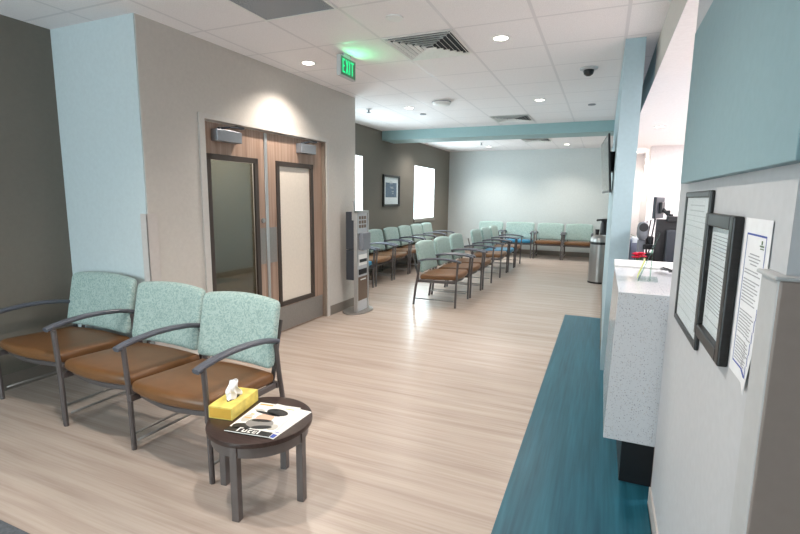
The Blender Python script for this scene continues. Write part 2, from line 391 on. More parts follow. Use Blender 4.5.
# windows in the left wall
def window(name, y0, y1, z0, z1):
    w = struct(MB().box(XL-.13, XL-.004, y0, y0+.012, z0, z1).box(XL-.13, XL-.004, y1-.012, y1, z0, z1)
               .box(XL-.13, XL-.004, y0+.0121, y1-.0121, z0, z0+.02).box(XL-.13, XL-.004, y0+.0121, y1-.0121, z1-.012, z1).build(name, M['white']))
    MB().box(XL-.035, XL-.03, y0+.012, y1-.012, z0+.02, z1-.012).build('pane', M['winglass'], w)
    MB().box(XL+.001, XL+.03, y0-.03, y1+.03, z0-.07, z0-.01, .004).build('window_sill', M['base'], w)
window('window_1', *W1); window('window_2', *W2)
w3 = struct(MB().box(BW[0], BW[0]+.05, -2.66, -2.6, BW[2], BW[3]).box(BW[1]-.05, BW[1], -2.66, -2.6, BW[2], BW[3]).box(-2.98, -2.93, -2.66, -2.6, BW[2], BW[3])
            .box(BW[0], BW[1], -2.66, -2.6, BW[2], BW[2]+.05).box(BW[0], BW[1], -2.66, -2.6, BW[3]-.05, BW[3]).build('window_3', M['alu']))
MB().box(BW[0]+.05, BW[1]-.05, -2.635, -2.63, BW[2]+.05, BW[3]-.05).build('pane', M['winglass'], w3)

# ------------------------------------------------------------------ double door
fr = struct(MB().box(XB-.12, XB+.012, D0-.055, D0+.006, 0, DH).box(XB-.12, XB+.012, D1-.006, D1+.04, 0, DH)
            .box(XB-.12, XB+.012, D0-.055, D1+.04, DH+.0005, DH+.04).build('trim_door_frame', M['frame_paint']))
struct(MB().box(XB-.09, XB-.004, D1-.03, D1-.0065, 0, DH-.003).build('trim_door_jamb', M['jamb']))
XD = XB-.045
def leaf(name, y0, y1, gl, glassmat, closer, lbl):
    g0, g1, z0, z1 = gl; t = .045
    mb = MB().box(XD-t, XD, y0, g0, .012, DH-.012).box(XD-t, XD, g1, y1, .012, DH-.012).box(XD-t, XD, g0, g1, .012, z0).box(XD-t, XD, g0, g1, z1, DH-.012)
    d = struct(mb.build(name, M['doorwood'])); d['label'] = lbl
    e = .045
    MB().box(XD-.01, XD+.014, g0-.005, g0+e, z0-.005, z1+.005, .003).box(XD-.01, XD+.014, g1-e, g1+.005, z0-.005, z1+.005, .003).box(XD-.01, XD+.014, g0, g1, z0-.005, z0+e, .003).box(XD-.01, XD+.014, g0, g1, z1-e, z1+.005, .003).build('glazing_frame', M['darkframe'], d)
    MB().box(XD-.026, XD-.018, g0+e, g1-e, z0+e, z1-e).build('door_glass', glassmat, d)
    MB().box(XD, XD+.003, y0+.012, y1-.012, .02, .285, .001).build('kick_plate', M['steel_dull'], d)
    c = MB().box(XD, XD+.075, closer[0], closer[1], 1.965, 2.068, .006).build('door_closer', M['closer'], d)
    MB().sweep([(XD+.03, closer[0]+.07, 2.075), (XD+.075, (closer[0]+closer[1])/2, 2.095), (XD+.02, closer[1]+.03, 2.112)], .018, .014, (0, 0, 1)).cyl((XD+.03, closer[0]+.07, 2.055), (XD+.03, closer[0]+.07, 2.085), .014).box(XD-.005, XD+.04, closer[1]-.02, closer[1]+.07, 2.104, 2.122).build('closer_arm', M['darkgrey'], c)
    return d
d1 = leaf('door_1', D0+.012, 3.915, (3.15, 3.79, .45, 1.85), M['doorglass'], (3.22, 3.52), 'left leaf with clear dark glass')
d2 = leaf('door_2', 3.922, D1-.034, (4.075, 4.72, .30, 1.85), M['picglass'], (4.42, 4.70), 'right leaf with cream blind in its glass')
MB().box(XD-.0175, XD-.013, 4.118, 4.677, .343, 1.807).build('blind', M['cream'], d2)
MB().box(XD, XD+.012, 3.895, 3.935, .02, DH-.02, .003).build('astragal', M['alu'], d1)
MB().box(XD, XD+.003, 3.80, 3.888, .80, 1.17).build('push_plate', M['steel_dull'], d1)
MB().box(XD, XD+.003, 3.94, 4.06, .80, 1.17).build('push_plate', M['steel_dull'], d2)
MB().cyl((XD, 3.85, 1.245), (XD+.018, 3.85, 1.245), .027, .022).cyl((XD+.018, 3.85, 1.245), (XD+.022, 3.85, 1.245), .011).build('deadbolt', M['steel'], d1, 'auto')

# the door wall runs a degree and a half off square
def skew(o):
    for v in o.data.vertices: v.co.x += -.04+.0256*(v.co.y-2.52)
    for c in o.children: skew(c)
for n in ('wall_door', 'baseboard_door', 'trim_1', 'trim_door_frame', 'trim_door_jamb', 'door_1', 'door_2'): skew(bpy.data.objects[n])

# ------------------------------------------------------------------ chairs
def make_chair(name, label, seatmat, W, group):
    """front legs at y=0, chair faces -Y, origin on the floor midway between the front legs"""
    t = thing(name, label, 'chair', group=group); a = W/2
    for s in (-1, 1):
        MB().sweep([(s*a, .004, 0), (s*a, 0, .3), (s*a, -.012, .55), (s*a, -.018, .642)], .030, .026).build('leg', M['chairmetal'], t, 'auto')
        MB().sweep([(s*a, .615, 0), (s*a, .585, .25), (s*a, .552, .45), (s*a, .535, .606)], .03, .03).build('leg', M['chairmetal'], t, 'auto')
        MB().sweep([(s*(a-.012), -.055, .628), (s*(a-.012), .0, .643), (s*(a-.012), .08, .655), (s*(a-.012), .2, .663), (s*(a-.012), .32, .66), (s*(a-.012), .44, .647), (s*(a-.012), .52, .629), (s*(a-.012), .562, .616)], .048, .028).build('armrest', M['arm'], t, 'auto')
        MB().tube([(s*(a-.02), .03, .085), (s*(a-.02), .59, .085)], .008).build('stretcher', M['steel_dull'], t, True)
    sw = W-.022
    def sf(p):
        k = 1-(p.x/(sw/2))**2
        f = (.27-p.y)/.54 if False else 0
        y = p.y; z = p.z
        if y < 0: y -= .045*k*(-y/.25)
        if z > 0: z += .012*k
        z -= .022*(p.y/.25)*.5
        return (p.x, y, z)
    MB().pad(sw, .52, .07, .022, .035, .03, sf, 12, Matrix.Translation((0, .275, .402))).build('seat', seatmat, t, True)
    bow = [(-sw/2, .07, 0), (-sw*.3, .04, 0), (-sw*.1, .018, 0), (sw*.1, .018, 0), (sw*.3, .04, 0), (sw/2, .07, 0)]
    fm = MB().sweep([(x, y, .352) for x, y, z in bow], .035, .02, (0, 0, 1))
    for s in (-1, 1): fm.sweep([(s*(a-.018), 0, .348), (s*(a-.018), .3, .343), (s*(a-.018), .585, .335)], .02, .04)
    fm.box(-a, a, .54, .565, .32, .355)
    fm.build('seat_frame', M['chairmetal'], t, 'auto')
    bw = W-.006
    def bf(p):
        k = (p.x/(bw/2))**2
        y = p.y+.035*(1-k)+.085*(p.z+.2)/.42
        z = p.z+(.022*(1-k) if p.z > 0 else 0)
        if p.y < 0: y -= .012*(1-k)*(1-(p.z/.24)**2)
        return (p.x, y, z)
    MB().pad(bw, .066, .405, .035, .03, .04, bf, 12, Matrix.Translation((0, .505, .655))).build('backrest', M['fabric'], t, True)
    for s in (-1, 1): MB().sweep([(s*(a-.06), .562, .335), (s*(a-.06), .592, .45), (s*(a-.06), .66, .72)], .03, .016).build('back_upright', M['chairmetal'], t, 'auto')
    return t
GF = 'chairs in the near row'; GM = 'chairs in the middle row'; GL = 'chairs under the windows'; GB = 'chairs along the far wall'
chn = make_chair('waiting_chair', 'mint and brown waiting chair nearest the camera, beside the round table', M['brown'], .622, GF)
ch = make_chair('waiting_chair', 'mint and brown waiting chair in the middle of the near three, between two others', M['brown'], .655, GF)
chb = make_chair('waiting_chair', 'waiting chair with blue seat in the middle row', M['seatblue'], .655, GM)
chx = make_chair('waiting_chair', 'mint and brown waiting chair in the dark corner by the taupe wall', M['brown'], .735, GF)
chw = make_chair('waiting_chair', 'extra wide waiting chair with blue seat against the far wall', M['seatblue'], .74, GB)
chn.location = (-2.10, 1.712, 0); chn.rotation_euler = (0, 0, R(-1.5))
ch.location = (-2.785, 1.775, 0); ch.rotation_euler = (0, 0, R(-1.5))
chx.location = (-3.585, 1.845, 0); chx.rotation_euler = (0, 0, R(-1.0))
# middle row, facing +X  (local -Y -> +X : rotate +90 deg)
RZ = PI/2
def mid(y0, w=.68): return (-1.765+.018*(y0-6.05), y0+w/2, 0)
mlab = ['waiting chair at the near end of the middle row, its side fully in view', 'second waiting chair of the middle row, behind the near end one', 'third waiting chair of the middle row, before the gap',
        'brown waiting chair just past the gap in the middle row', None, 'last brown waiting chair of the middle row, past the blue one']
for y0, l in zip((6.05, 6.79, 7.53, 8.83, 9.58, 10.33), mlab):
    if l: o = dup(ch, mid(y0), RZ, l)
    else: o = chb; o.location = mid(y0); o.rotation_euler = (0, 0, RZ); o['label'] = 'waiting chair with bright blue seat in the middle row'
    o['group'] = GM
llab = ['waiting chair with blue seat beside the silver kiosk, mostly hidden', 'first brown-seated waiting chair right of the kiosk, against the taupe wall', 'waiting chair under the left half of the framed picture', 'waiting chair under the right half of the picture',
        'waiting chair in the window row just left of the far window', 'waiting chair under the far bright window', 'waiting chair in the far corner of the window row']
for i, (y0, l) in enumerate(zip((6.22, 6.98, 7.74, 8.50, 9.22, 9.93, 10.64), llab)):
    o = dup(chb if i == 0 else ch, (-3.425, y0+.34, 0), RZ, l); o['group'] = GL
for x, l, src in ((-2.76, 'leftmost waiting chair against the far white wall', ch), (-1.985, None, chw), (-1.215, 'brown waiting chair at the far wall, between the blue one and the last', ch), (-.52, 'rightmost waiting chair against the far wall, near the waste bin', ch)):
    if l: o = dup(src, (x, 12.12, 0), 0, l)
    else: o = src; o.location = (x, 12.12, 0)
    o['group'] = GB

# ganged chairs share the legs and armrest between them
def drop(root, name):
    for c in list(root.children):
        if c.name.split('.')[0] == name and sum(v.co.x for v in c.data.vertices) < 0: bpy.data.objects.remove(c)
drop(chn, 'armrest'); drop(chn, 'leg'); drop(ch, 'armrest')

# ------------------------------------------------------------------ round table with its things
TX, TY, TZ = -1.502, 1.76, .40
tb = thing('side_table', 'low round side table with dark walnut top and four metal legs', 'table', (TX, TY, 0))
MB().lathe([(0, .372), (.247, .372), (.254, .376), (.256, .388), (.254, .398), (.25, .40), (0, .40)], n=64).build('tabletop', M['walnut'], tb, 'auto')
MB().lathe([(.222, .318), (.234, .318), (.234, .371), (.222, .371)], n=64, ring=True).build('apron', M['tablemetal'], tb, 'auto')
for ax, ay in ((-1.468, 1.538), (-1.27, 1.787), (-1.531, 1.986), (-1.739, 1.73)):
    v = Vector((ax-TX, ay-TY)); an = math.atan2(v.y, v.x)
    MB().box(-.018, .018, -.019, .019, 0, .371, .003, Matrix.Translation((math.cos(an)*.222, math.sin(an)*.222, 0)) @ Matrix.Rotation(an, 4, 'Z')).build('leg', M['tablemetal'], tb)
tsb = thing('tissue_box', 'yellow tissue box with a white tissue on the round table', 'tissue box', (-1.69, 1.785, TZ), R(99.6))
MB().box(-.122, .122, -.066, .066, 0, .064, .002).build('box', M['yellow'], tsb)
MB().prism([(-.115, .008), (-.115, .056), (.02, .056), (-.03, .008)], 'y', .0661, .0668).box(-.1227, -.1221, -.06, .06, .006, .056).build('printed_band', M['orange'], tsb)
MB().prism([(.06*math.cos(a), .018*math.sin(a)) for a in [i*PI/10 for i in range(20)]], 'z', .0641, .0648).build('opening', M['darkgrey'], tsb)
def tis(p):
    x, y, z = p; k = (z+.045)/.09
    return (x*(1-.75*k)+.01*math.sin(9*k+y*60), y*(1.1-.5*k)+.008*math.sin(x*110+2*k), z+.008*math.sin(x*90))
MB().pad(.13, .026, .09, .01, .009, .012, tis, 12, Matrix.Translation((0, 0, .108))).build('tissue', M['tissue'], tsb, True)
def magazine(name, label, loc, rz, w, l, th):
    t = thing(name, label, 'magazine', loc, rz, 'magazines on the round table')
    MB().box(-w/2, w/2, -l/2, l/2, 0, th, .0008).build('pages', M['printwhite'], t)
    return t
m2 = magazine('magazine', 'white magazine with a blue corner, half under the other', (-1.415, 1.765, TZ+.0005), R(-1), .22, .30, .004)
MB().box(.045, .106, -.146, -.115, .004, .0045).box(.02, .10, -.10, -.095, .004, .0045).build('printed_corner', M['inkblue'], m2)
m1 = magazine('magazine', 'glossy magazine with a dark hat on its cover, lying on top', (-1.468, 1.748, TZ+.005), R(8), .235, .315, .004)
zc = .0041
def blob(cx, cy, rx, ry, z, n=24, rot=0):
    return [(cx+rx*math.cos(a)*math.cos(rot)-ry*math.sin(a)*math.sin(rot), cy+rx*math.cos(a)*math.sin(rot)+ry*math.sin(a)*math.cos(rot)) for a in [2*PI*i/n for i in range(n)]]
MB().box(-.1165, .1165, -.1565, -.115, zc, zc+.0003).prism(blob(-.06, -.10, .05, .03, 0), 'z', zc, zc+.0003).build('dark_band', M['printdark'], m1)
MB().prism(blob(.005, -.05, .07, .05, 0), 'z', zc, zc+.00035).build('printed_coat', M['printgrey'], m1)
MB().prism(blob(.0, .005, .045, .045, 0), 'z', zc, zc+.0005).build('printed_face', M['skin'], m1)
MB().prism(blob(.03, .075, .062, .034, 0, rot=-.2), 'z', zc, zc+.0006).prism(blob(-.01, .05, .075, .012, 0, rot=-.15), 'z', zc, zc+.0006).build('printed_hat', M['printdark'], m1)
M['printpale'] = mat('printed_pale_grey', (190, 186, 178), .35)
for q in ((-.085, -.02, .022, .04), (.085, -.07, .026, .03), (-.07, .075, .03, .012)): MB().prism(blob(*q, 0), 'z', zc, zc+.0003).build('printed_shape', M['printpale'], m1)
MB().prism(blob(.0, -.025, .05, .014, 0, rot=.15), 'z', zc+.0002, zc+.0007).prism(blob(.035, -.085, .05, .018, 0, rot=.3), 'z', zc+.0002, zc+.0006).build('printed_scarf', M['printdark'], m1)
tt = MB()
for a, b, c, d in ((-.06, -.052, 0, .036), (-.052, -.04, .028, .036), (-.034, -.027, 0, .024), (-.018, -.011, 0, .024), (-.027, -.018, 0, .006), (-.004, .003, 0, .024), (.003, .014, 0, .006), (.003, .014, .018, .024), (.021, .039, 0, .005), (.021, .039, .010, .014), (.021, .039, .019, .024), (.021, .027, .005, .019), (.046, .053, 0, .036)): tt.box(a, b, -.148+c, -.148+d, zc+.0003, zc+.0009)
tt.build('cover_title', M['printwhite'], m1)
MB().box(-.105, -.03, .13, .142, zc, zc+.0004).box(-.09, -.07, .02, .03, zc, zc+.0004).box(-.1, -.06, -.02, -.012, zc, zc+.0004).box(.05, .10, .12, .126, zc, zc+.0004).build('cover_lines', M['printgold'], m1)

# ------------------------------------------------------------------ silver dispenser kiosk
KX, KY0, KY1 = -2.83, 5.2, 5.53
kk = thing('hygiene_station', 'tall silver hygiene station on an oval grey foot by the door wall', 'dispenser stand', (-2.9, 5.38, 0))
ox, oy = 2.9, -5.38
def kb(*boxes, bev=.002):
    mb = MB()
    for x0, x1, y0, y1, z0, z1 in boxes: mb.box(x0+ox, x1+ox, y0+oy, y1+oy, z0, z1, bev)
    return mb
MB().prism([(.175*math.cos(a), .27*math.sin(a)) for a in [2*PI*i/40 for i in range(40)]], 'z', 0, .016).build('foot', M['steel_dull'], kk)
kb((KX-.03, KX, KY0+.03, KY1-.03, .016, 1.29)).build('front_panel', M['lightgrey'], kk)
kb((KX-.035, KX+.012, KY0, KY0+.035, .016, 1.32), (KX-.035, KX+.012, KY1-.035, KY1, .016, 1.32), (KX-.035, KX+.012, KY0, KY1, 1.29, 1.32)).build('side_rails', M['alu'], kk)
kb((KX-.15, KX-.036, KY0+.005, KY1-.005, .435, .82), (KX-.15, KX-.036, KY0+.005, KY1-.005, .83, 1.305)).build('rear_case', M['darkgrey'], kk)
kb((KX-.06, KX-.03, KY0-.004, KY0+.04, 1.2, 1.44)).build('post', M['alu'], kk)
gp = MB()
for i in range(3):
    for j in range(3):
        y = KY0+.075+i*.07; z = 1.10+j*.055
        gp.box(KX+ox, KX+.006+ox, y+oy, y+.045+oy, z, z+.04, .001)
gp.build('leaflet_window', M['brownpanel'], kk)
kb((KX, KX+.07, KY0+.06, KY1-.06, .82, 1.04), bev=.01).build('dispenser', M['grey'], kk)
kb((KX+.004, KX+.012, KY0+.05, KY1-.05, .62, .76)).build('mask_tray', M['white'], kk)
kb((KX+.004, KX+.018, KY0+.07, KY1-.07, .66, .70), (KX+.004, KX+.014, KY0+.06, KY1-.06, .50, .57)).build('slot', M['black'], next(c for c in kk.children if c.name.startswith('mask_tray')))
kb((KX+.001, KX+.008, KY0+.04, KY1-.04, .16, .47)).build('lower_panel', M['brownpanel'], kk)
kb((KX+.008, KX+.01, KY0+.10, KY1-.08, .425, .44)).build('label_strip', M['white'], next(c for c in kk.children if c.name.startswith('lower_panel')))

# ------------------------------------------------------------------ framed things on walls
def picture(name, label, cat, X, y0, y1, z0, z1, fw, th, dirx, inner, paint, group=None):
    """frame hung on a wall plane X, sticking out towards dirx"""
    t = thing(name, label, cat, (X, (y0+y1)/2, z0), 0, group)
    w, h = (y1-y0)/2, z1-z0
    def bx(mb, a0, a1, b0, b1, c0, c1, bev=0): return mb.box(min(a0*dirx, a1*dirx), max(a0*dirx, a1*dirx), b0, b1, c0, c1, bev)
    mb = MB()
    bx(mb, .001, th, -w, -w+fw, 0, h, .004); bx(mb, .001, th, w-fw, w, 0, h, .004); bx(mb, .001, th, -w+fw, w-fw, 0, fw, .004); bx(mb, .001, th, -w+fw, w-fw, h-fw, h, .004)
    mb.build('picture_frame', M['blackframe'], t)
    mb = MB(); bx(mb, .002, .008, -w+fw-.003, w-fw+.003, fw-.003, h-fw+.003); mb.build('sheet', inner, t)
    mb = MB(); bx(mb, .0092, .0100, -w+fw, w-fw, fw, h-fw); mb.build('cover_glass', M['picglass'], t)
    paint(next(c for c in t.children if c.name.startswith('sheet')), w, h, fw, bx)
    return t
def textlines(mb, bx, y0, y1, z1, n, dz, hh, x=.0082, ragged=.25, sgn=1, gaps=()):
    for i in range(n):
        if i in gaps: continue
        z = z1-i*dz; L = (y1-y0)*(1-random.random()*ragged)
        a, b = (y1-L, y1) if sgn > 0 else (y0, y0+L)
        bx(mb, .008, x+.0004, a, b, z-hh, z)
def paint_art(t, w, h, fw, bx):
    mb = MB(); bx(mb, .008, .0085, -w+fw+.09, w-fw-.09, fw+.14, h-fw-.11); mb.build('print', M['blueprint'], t)
    mb = MB()
    for a, b, z in ((-.08, .02, .50), (-.08, .07, .46), (-.06, .1, .39), (-.02, .12, .37), (.02, .13, .30), (.04, .12, .26), (-.12, -.09, .62)): bx(mb, .0085, .009, a, b, z, z+.012)
    mb.build('print_lettering', M['lightgrey'], t)
picture('framed_picture', 'black framed blue print with white mat on the taupe wall', 'picture', XL, 8.63, 9.46, 1.30, 1.94, .045, .035, 1, M['paper'], paint_art)
def paint_notice(n, hd, ink='ink'):
    def f(t, w, h, fw, bx):
        mb = MB(); y0, y1 = -w+fw+.02, w-fw-.02
        for i in range(n):
            z = h-fw-.025-i*((h-2*fw-.05)/n)
            if hd and i < 2:
                bx(mb, .008, .0086, y0+.06, y1-.06, z-.004, z); continue
            if random.random() < .12: continue
            L = (y1-y0)*(1-random.random()*.3); bx(mb, .008, .0085, y1-L, y1, z-.0022, z)
        mb.build('printed_text', M[ink], t)
    return f
picture('framed_notice', 'thin black framed notice on the white wall, left of the thicker frame', 'notice', .31, 1.70, 2.175, 1.025, 1.531, .022, .014, -1, M['paper'], paint_notice(22, True, 'faint'), 'framed notices by the reception')
picture('framed_notice', 'thick black framed notice on the white wall, beside the taped paper', 'notice', .31, 1.345, 1.68, 1.09, 1.463, .036, .024, -1, M['paper'], paint_notice(26, False), 'framed notices by the reception')
pn = thing('paper_notice', 'unframed white paper with a blue border taped to the wall by the corner', 'notice', (.31, 1.228, 1.1), 0)
mb = MB()   # slightly curled sheet
t = bmesh.new(); N = 16; g = []
for i in range(N+1):
    row = []
    for j in range(N+1):
        y = -.095+.19*i/N; z = .362*j/N; c = max(0, (.5-j/N))*max(0, (.45-i/N))*.07
        row.append((-.0022-c, y, z))
    g.append(row)
for off in (0, -.0008):
    vv = [[t.verts.new((p[0]+off, p[1], p[2])) for p in row] for row in g]
    for i in range(N):
        for j in range(N): t.faces.new((vv[i][j], vv[i+1][j], vv[i+1][j+1], vv[i][j+1]))
    if off == 0: fr0 = vv
mb._merge(t).build('sheet', M['paper'], pn)
def on(y, z):  # height of the curled sheet
    i = (y+.095)/.19; j = z/.362
    return -.0031-max(0, (.5-j))*max(0, (.45-i))*.07
bd = MB()
def seg(mb, y0, y1, z0, z1): 
    x = min(on(y0, z0), on(y0, z1))-.0003; mb.box(x-.0003, x, y0, y1, z0, z1)
bd2 = MB()
for k in range(12):
    a = -.07+.14*k/12; b = -.07+.14*(k+1)/12; seg(bd, a, b, .325, .329); seg(bd, a, b, .028, .032)
    z0 = .03+.297*k/12; z1 = .03+.297*(k+1)/12; seg(bd, .068, .0705, z0, z1); seg(bd, -.0705, -.068, z0, z1)
bd.build('blue_border', M['inkblue'], pn)
tx = MB(); random.seed(3)
for i in range(36):
    z = .29-i*.0072
    if i in (0, 5, 8, 17, 18, 27): continue
    L = .12*(1-random.random()*.25)
    if i < 5: L = .09-.02*abs(i-2); c = 0; y0, y1 = -L/2, L/2
    else: y1 = .062; y0 = y1-L
    n = 4
    for k in range(n):
        a = y0+(y1-y0)*k/n; b = y0+(y1-y0)*(k+.93)/n; seg(tx, a, b, z, z+.0026)
tx.build('printed_text', M['ink'], pn)
lg = MB(); seg(lg, -.058, -.03, .305, .308); seg(lg, -.058, -.034, .3, .302); seg(lg, -.046, -.040, .310, .318); lg.build('printed_emblem', M['leaf'], pn)

# teal panel above the notices
tag(MB().box(.282, .309, .975, 2.245, 1.566, 2.145, .002).build('wall_panel', M['teal_paint']), 'large muted teal panel mounted on the white wall above the framed notices', 'panel')

# ------------------------------------------------------------------ reception counter
ct = thing('reception_counter', 'reception counter with speckled quartz waterfall end and dark base', 'counter', (.1, 2.48, 0))
def cb(*boxes, bev=.002):
    mb = MB()
    for x0, x1, y0, y1, z0, z1 in boxes: mb.box(x0-.1, x1-.1, y0-2.48, y1-2.48, z0, z1, bev)
    return mb
MB().prism([(-.021, .295), (-.005, 1.055), (.9, 1.055), (.9, .295)], 'y', 0, .03, bev=.002).build('end_panel', M['quartz'], ct)
MB().prism([(-.021, .295), (-.005, 1.03), (.02, 1.03), (.004, .295)], 'y', .0305, .95, bev=.002).build('front_panel', M['quartz'], ct)
cb((.095, 1.0, 2.511, 3.40, 1.0305, 1.055)).build('countertop', M['quartz'], ct)
cb((.175, .33, 2.62, 4.3, 0, .29), (.255, .95, 3.46, 3.7, .29, 1.03)).build('base', M['black'], ct)
cb((.33, .36, 2.52, 2.62, 0, .29)).build('base_return', M['base'], ct)
cb((.10, 1.1, 3.41, 3.75, 1.033, 1.068)).build('raised_ledge', M['white'], ct)
dk = thing('reception_desk', 'pale work desk behind the counter carrying the monitors', 'desk', (.7, 4.5, 0))
MB().box(-.475, .5, -.73, 1.1, .71, .75, .003).build('desktop', M['lightgrey'], dk)
for x in (-.46, .46): MB().box(x-.015, x+.015, -.2, 1.05, 0, .71, .002).build('side_panel', M['lightgrey'], dk)
cb((.225, .25, 3.46, 3.755, .0, 1.032), (1.05, 1.08, 3.46, 3.755, .0, 1.032)).build('upright', M['white'], ct)
# slanted clear sign holder
sh = thing('sign_holder', 'clear slanted acrylic sign holder standing on the quartz counter', 'sign holder', (.2, 2.86, 1.0565), R(-4))
MB().prism([(.0, .0), (.004, .0), (.09, .265), (.086, .267)], 'y', 0, .2).prism([(.058, .004), (.061, .004), (.061, .185), (.058, .175)], 'y', 0, .2).prism([(0, 0), (.10, 0), (.10, .003), (0, .003)], 'y', 0, .2).build('acrylic_panel', M['acrylic'], sh)
MB().prism([(.0, .0), (.004, .0), (.09, .265), (.086, .267)], 'y', -.002, -.0005).prism([(.058, .004), (.062, .004), (.062, .185), (.058, .175)], 'y', -.002, -.0005).build('acrylic_edge', M['acryledge'], sh)
MB().prism([(-.003, .012), (-.001, .012), (.03, .11), (.028, .11)], 'y', .02, .18).build('edge_glow_strip', mat('yellow_edge_glow', (226, 230, 120), .5), sh)  # yellowish glow of the acrylic edges, painted as a thin strip
# desk devices
mo = thing('computer_monitor', 'large black monitor seen from behind on the reception desk', 'monitor', (.66, 4.25, .75), R(6), 'monitors at the reception')
MB().box(-.27, .27, -.012, .02, .19, .60, .006).box(-.2, .1, -.03, .02, .58, .625, .006).build('screen_housing', M['black'], mo)
MB().box(-.2, .2, -.045, -.01, .25, .52, .012).build('rear_bulge', M['darkgrey'], mo)
MB().box(-.10, -.03, -.075, -.045, .03, .45, .01).build('stand', M['darkgrey'], mo)
MB().box(-.16, .14, -.16, .08, 0, .02, .006).box(-.1, -.03, -.06, -.03, .02, .1).build('foot', M['black'], mo)
MB().box(-.075, -.05, -.078, -.074, .25, .27).build('rear_badge', M['grey'], next(c for c in mo.children if c.name.startswith('stand')))
ma = thing('computer_monitor', 'small dark monitor raised on an arm behind the big black one', 'monitor', (.455, 4.78, .75), R(70), 'monitors at the reception')
MB().box(-.13, .13, -.01, .018, .585, .775, .006).build('screen_housing', M['darkgrey'], ma)
MB().box(-.05, .05, -.035, -.01, .63, .73, .005).build('rear_bulge', M['black'], ma)
MB().cyl((-.0, -.08, 0), (0, -.08, .66), .014).cyl((0, -.08, .62), (0, -.03, .67), .016).cyl((0, -.08, .56), (-.09, -.12, .60), .014).cyl((0, -.08, 0), (0, -.08, .015), .09).cyl((-.09, -.12, .55), (-.09, -.12, .63), .02).build('stand', M['black'], ma, 'auto')
sc = thing('desk_scanner', 'grey upright scanner with a dark round face beside the monitor arm', 'scanner', (.305, 4.28, .82), R(10))
MB().box(-.05, .05, -.03, .05, -.07, -.03, .01).box(-.02, .02, 0, .04, -.03, .03).box(-.028, .028, -.005, .035, .03, .36, .012).build('body', M['grey'], sc)
MB().pad(.085, .09, .15, .04, .04, .05, None, 6, Matrix.Translation((0, 0, .43))).build('head', M['grey'], sc, True)
MB().cyl((-.005, -.048, .46), (-.005, -.03, .46), .034, n=24).build('face', M['black'], sc, 'auto')
MB().box(.01, .10, -.02, .04, .28, .32, .008).build('tray', M['black'], sc)
MB().tube([(.06, 0, .3), (.08, 0, .5), (.075, 0, .7)], .004).build('antenna', M['black'], sc)
fh = thing('file_holder', 'grey upright file holder behind the red flowers', 'file holder', (.27, 4.62, .75), 0)
MB().box(-.03, .05, -.1, .1, 0, .4, .006).build('case', mat('lavender_grey_plastic', (150, 152, 172), .5), fh)
MB().box(-.02, .04, -.102, .09, .38, .42, .002).build('folders', M['paper'], fh)
fl = thing('flower_pot', 'small dark pot of bright red flowers on the reception desk', 'flowers', (.265, 3.96, .775))
MB().lathe([(0, -.025), (.045, -.025), (.06, .12), (.063, .20), (.055, .20), (.05, .18), (0, .18)], n=20).build('pot', M['black'], fl, 'auto')
random.seed(5)
pet = MB(); lv = MB()
for i in range(13):
    a = random.random()*6.28; r = random.random()*.045; x, y, z = r*math.cos(a), r*math.sin(a), .285+random.random()*.035
    lv.cyl((x*.4, y*.4, .18), (x, y, z), .0025, n=6)
    for k in range(6):
        b = k*PI/3+a
        pet.pad(.024, .016, .007, .008, .006, .003, None, 4, Matrix.Translation((x, y, z)) @ Matrix.Rotation(b, 4, 'Z') @ Matrix.Rotation(-.5, 4, 'Y') @ Matrix.Translation((.012, 0, 0)))
for i in range(16):
    a = random.random()*6.28; r = .03+random.random()*.03
    lv.prism([(0, 0), (.02, .012), (.045, 0), (.02, -.012)], 'z', 0, .0012, Matrix.Translation((r*.4*math.cos(a), r*.4*math.sin(a), .2+random.random()*.06)) @ Matrix.Rotation(a, 4, 'Z') @ Matrix.Rotation(-.4, 4, 'Y'))
pet.build('petals', M['red'], fl, True); lv.build('leaves', M['leaf'], fl)
pl = thing('potted_plant', 'small green plant behind the grey scanner on the reception desk', 'plant', (.33, 5.15, .75))
MB().lathe([(0, 0), (.05, 0), (.065, .22), (.058, .22), (.05, .2), (0, .2)], n=20).build('pot', M['grey'], pl, 'auto')
lv = MB()
for i in range(22):
    a = random.random()*6.28; tl = random.random()
    lv.prism([(0, 0), (.035, .014), (.09, 0), (.035, -.014)], 'z', 0, .0015, Matrix.Translation((0, 0, .22+tl*.16)) @ Matrix.Rotation(a, 4, 'Z') @ Matrix.Rotation(-.9+tl*.5, 4, 'Y'))
lv.cyl((0, 0, .2), (0, 0, .38), .005, n=6)
lv.build('leaves', M['leaf'], pl)
MBc = MB()
for k in range(4):
    pts = []
    for i in range(25):
        s = i/24; pts.append((.36+.13*s+.012*math.sin(7*s+k*1.3), 3.34-.16*math.sin(s*PI)-.02*k, 1.064+.006*k+.012*abs(math.sin(9*s+k))))
    MBc.tube(pts, .004, 6)
tag(MBc.build('cable_bundle', M['cable'], None, True), 'tangled black cables lying at the back of the quartz counter', 'cables')

dc = MB()
for k in range(5):
    dc.tube([(.33+.015*k+.02*math.sin(3*t/12+k), 4.36+.02*k, .755+.55*(t/12)+.01*k) for t in range(13)], .006, 6)
dc.box(.345, .44, 4.36, 4.47, 1.0, 1.06, .008).box(.36, .40, 4.38, 4.44, 1.13, 1.2, .008)
tag(dc.build('cable_bundle', M['cable'], None, 'auto'), 'black cables and adapters rising between the grey scanner and the big monitor', 'cables')

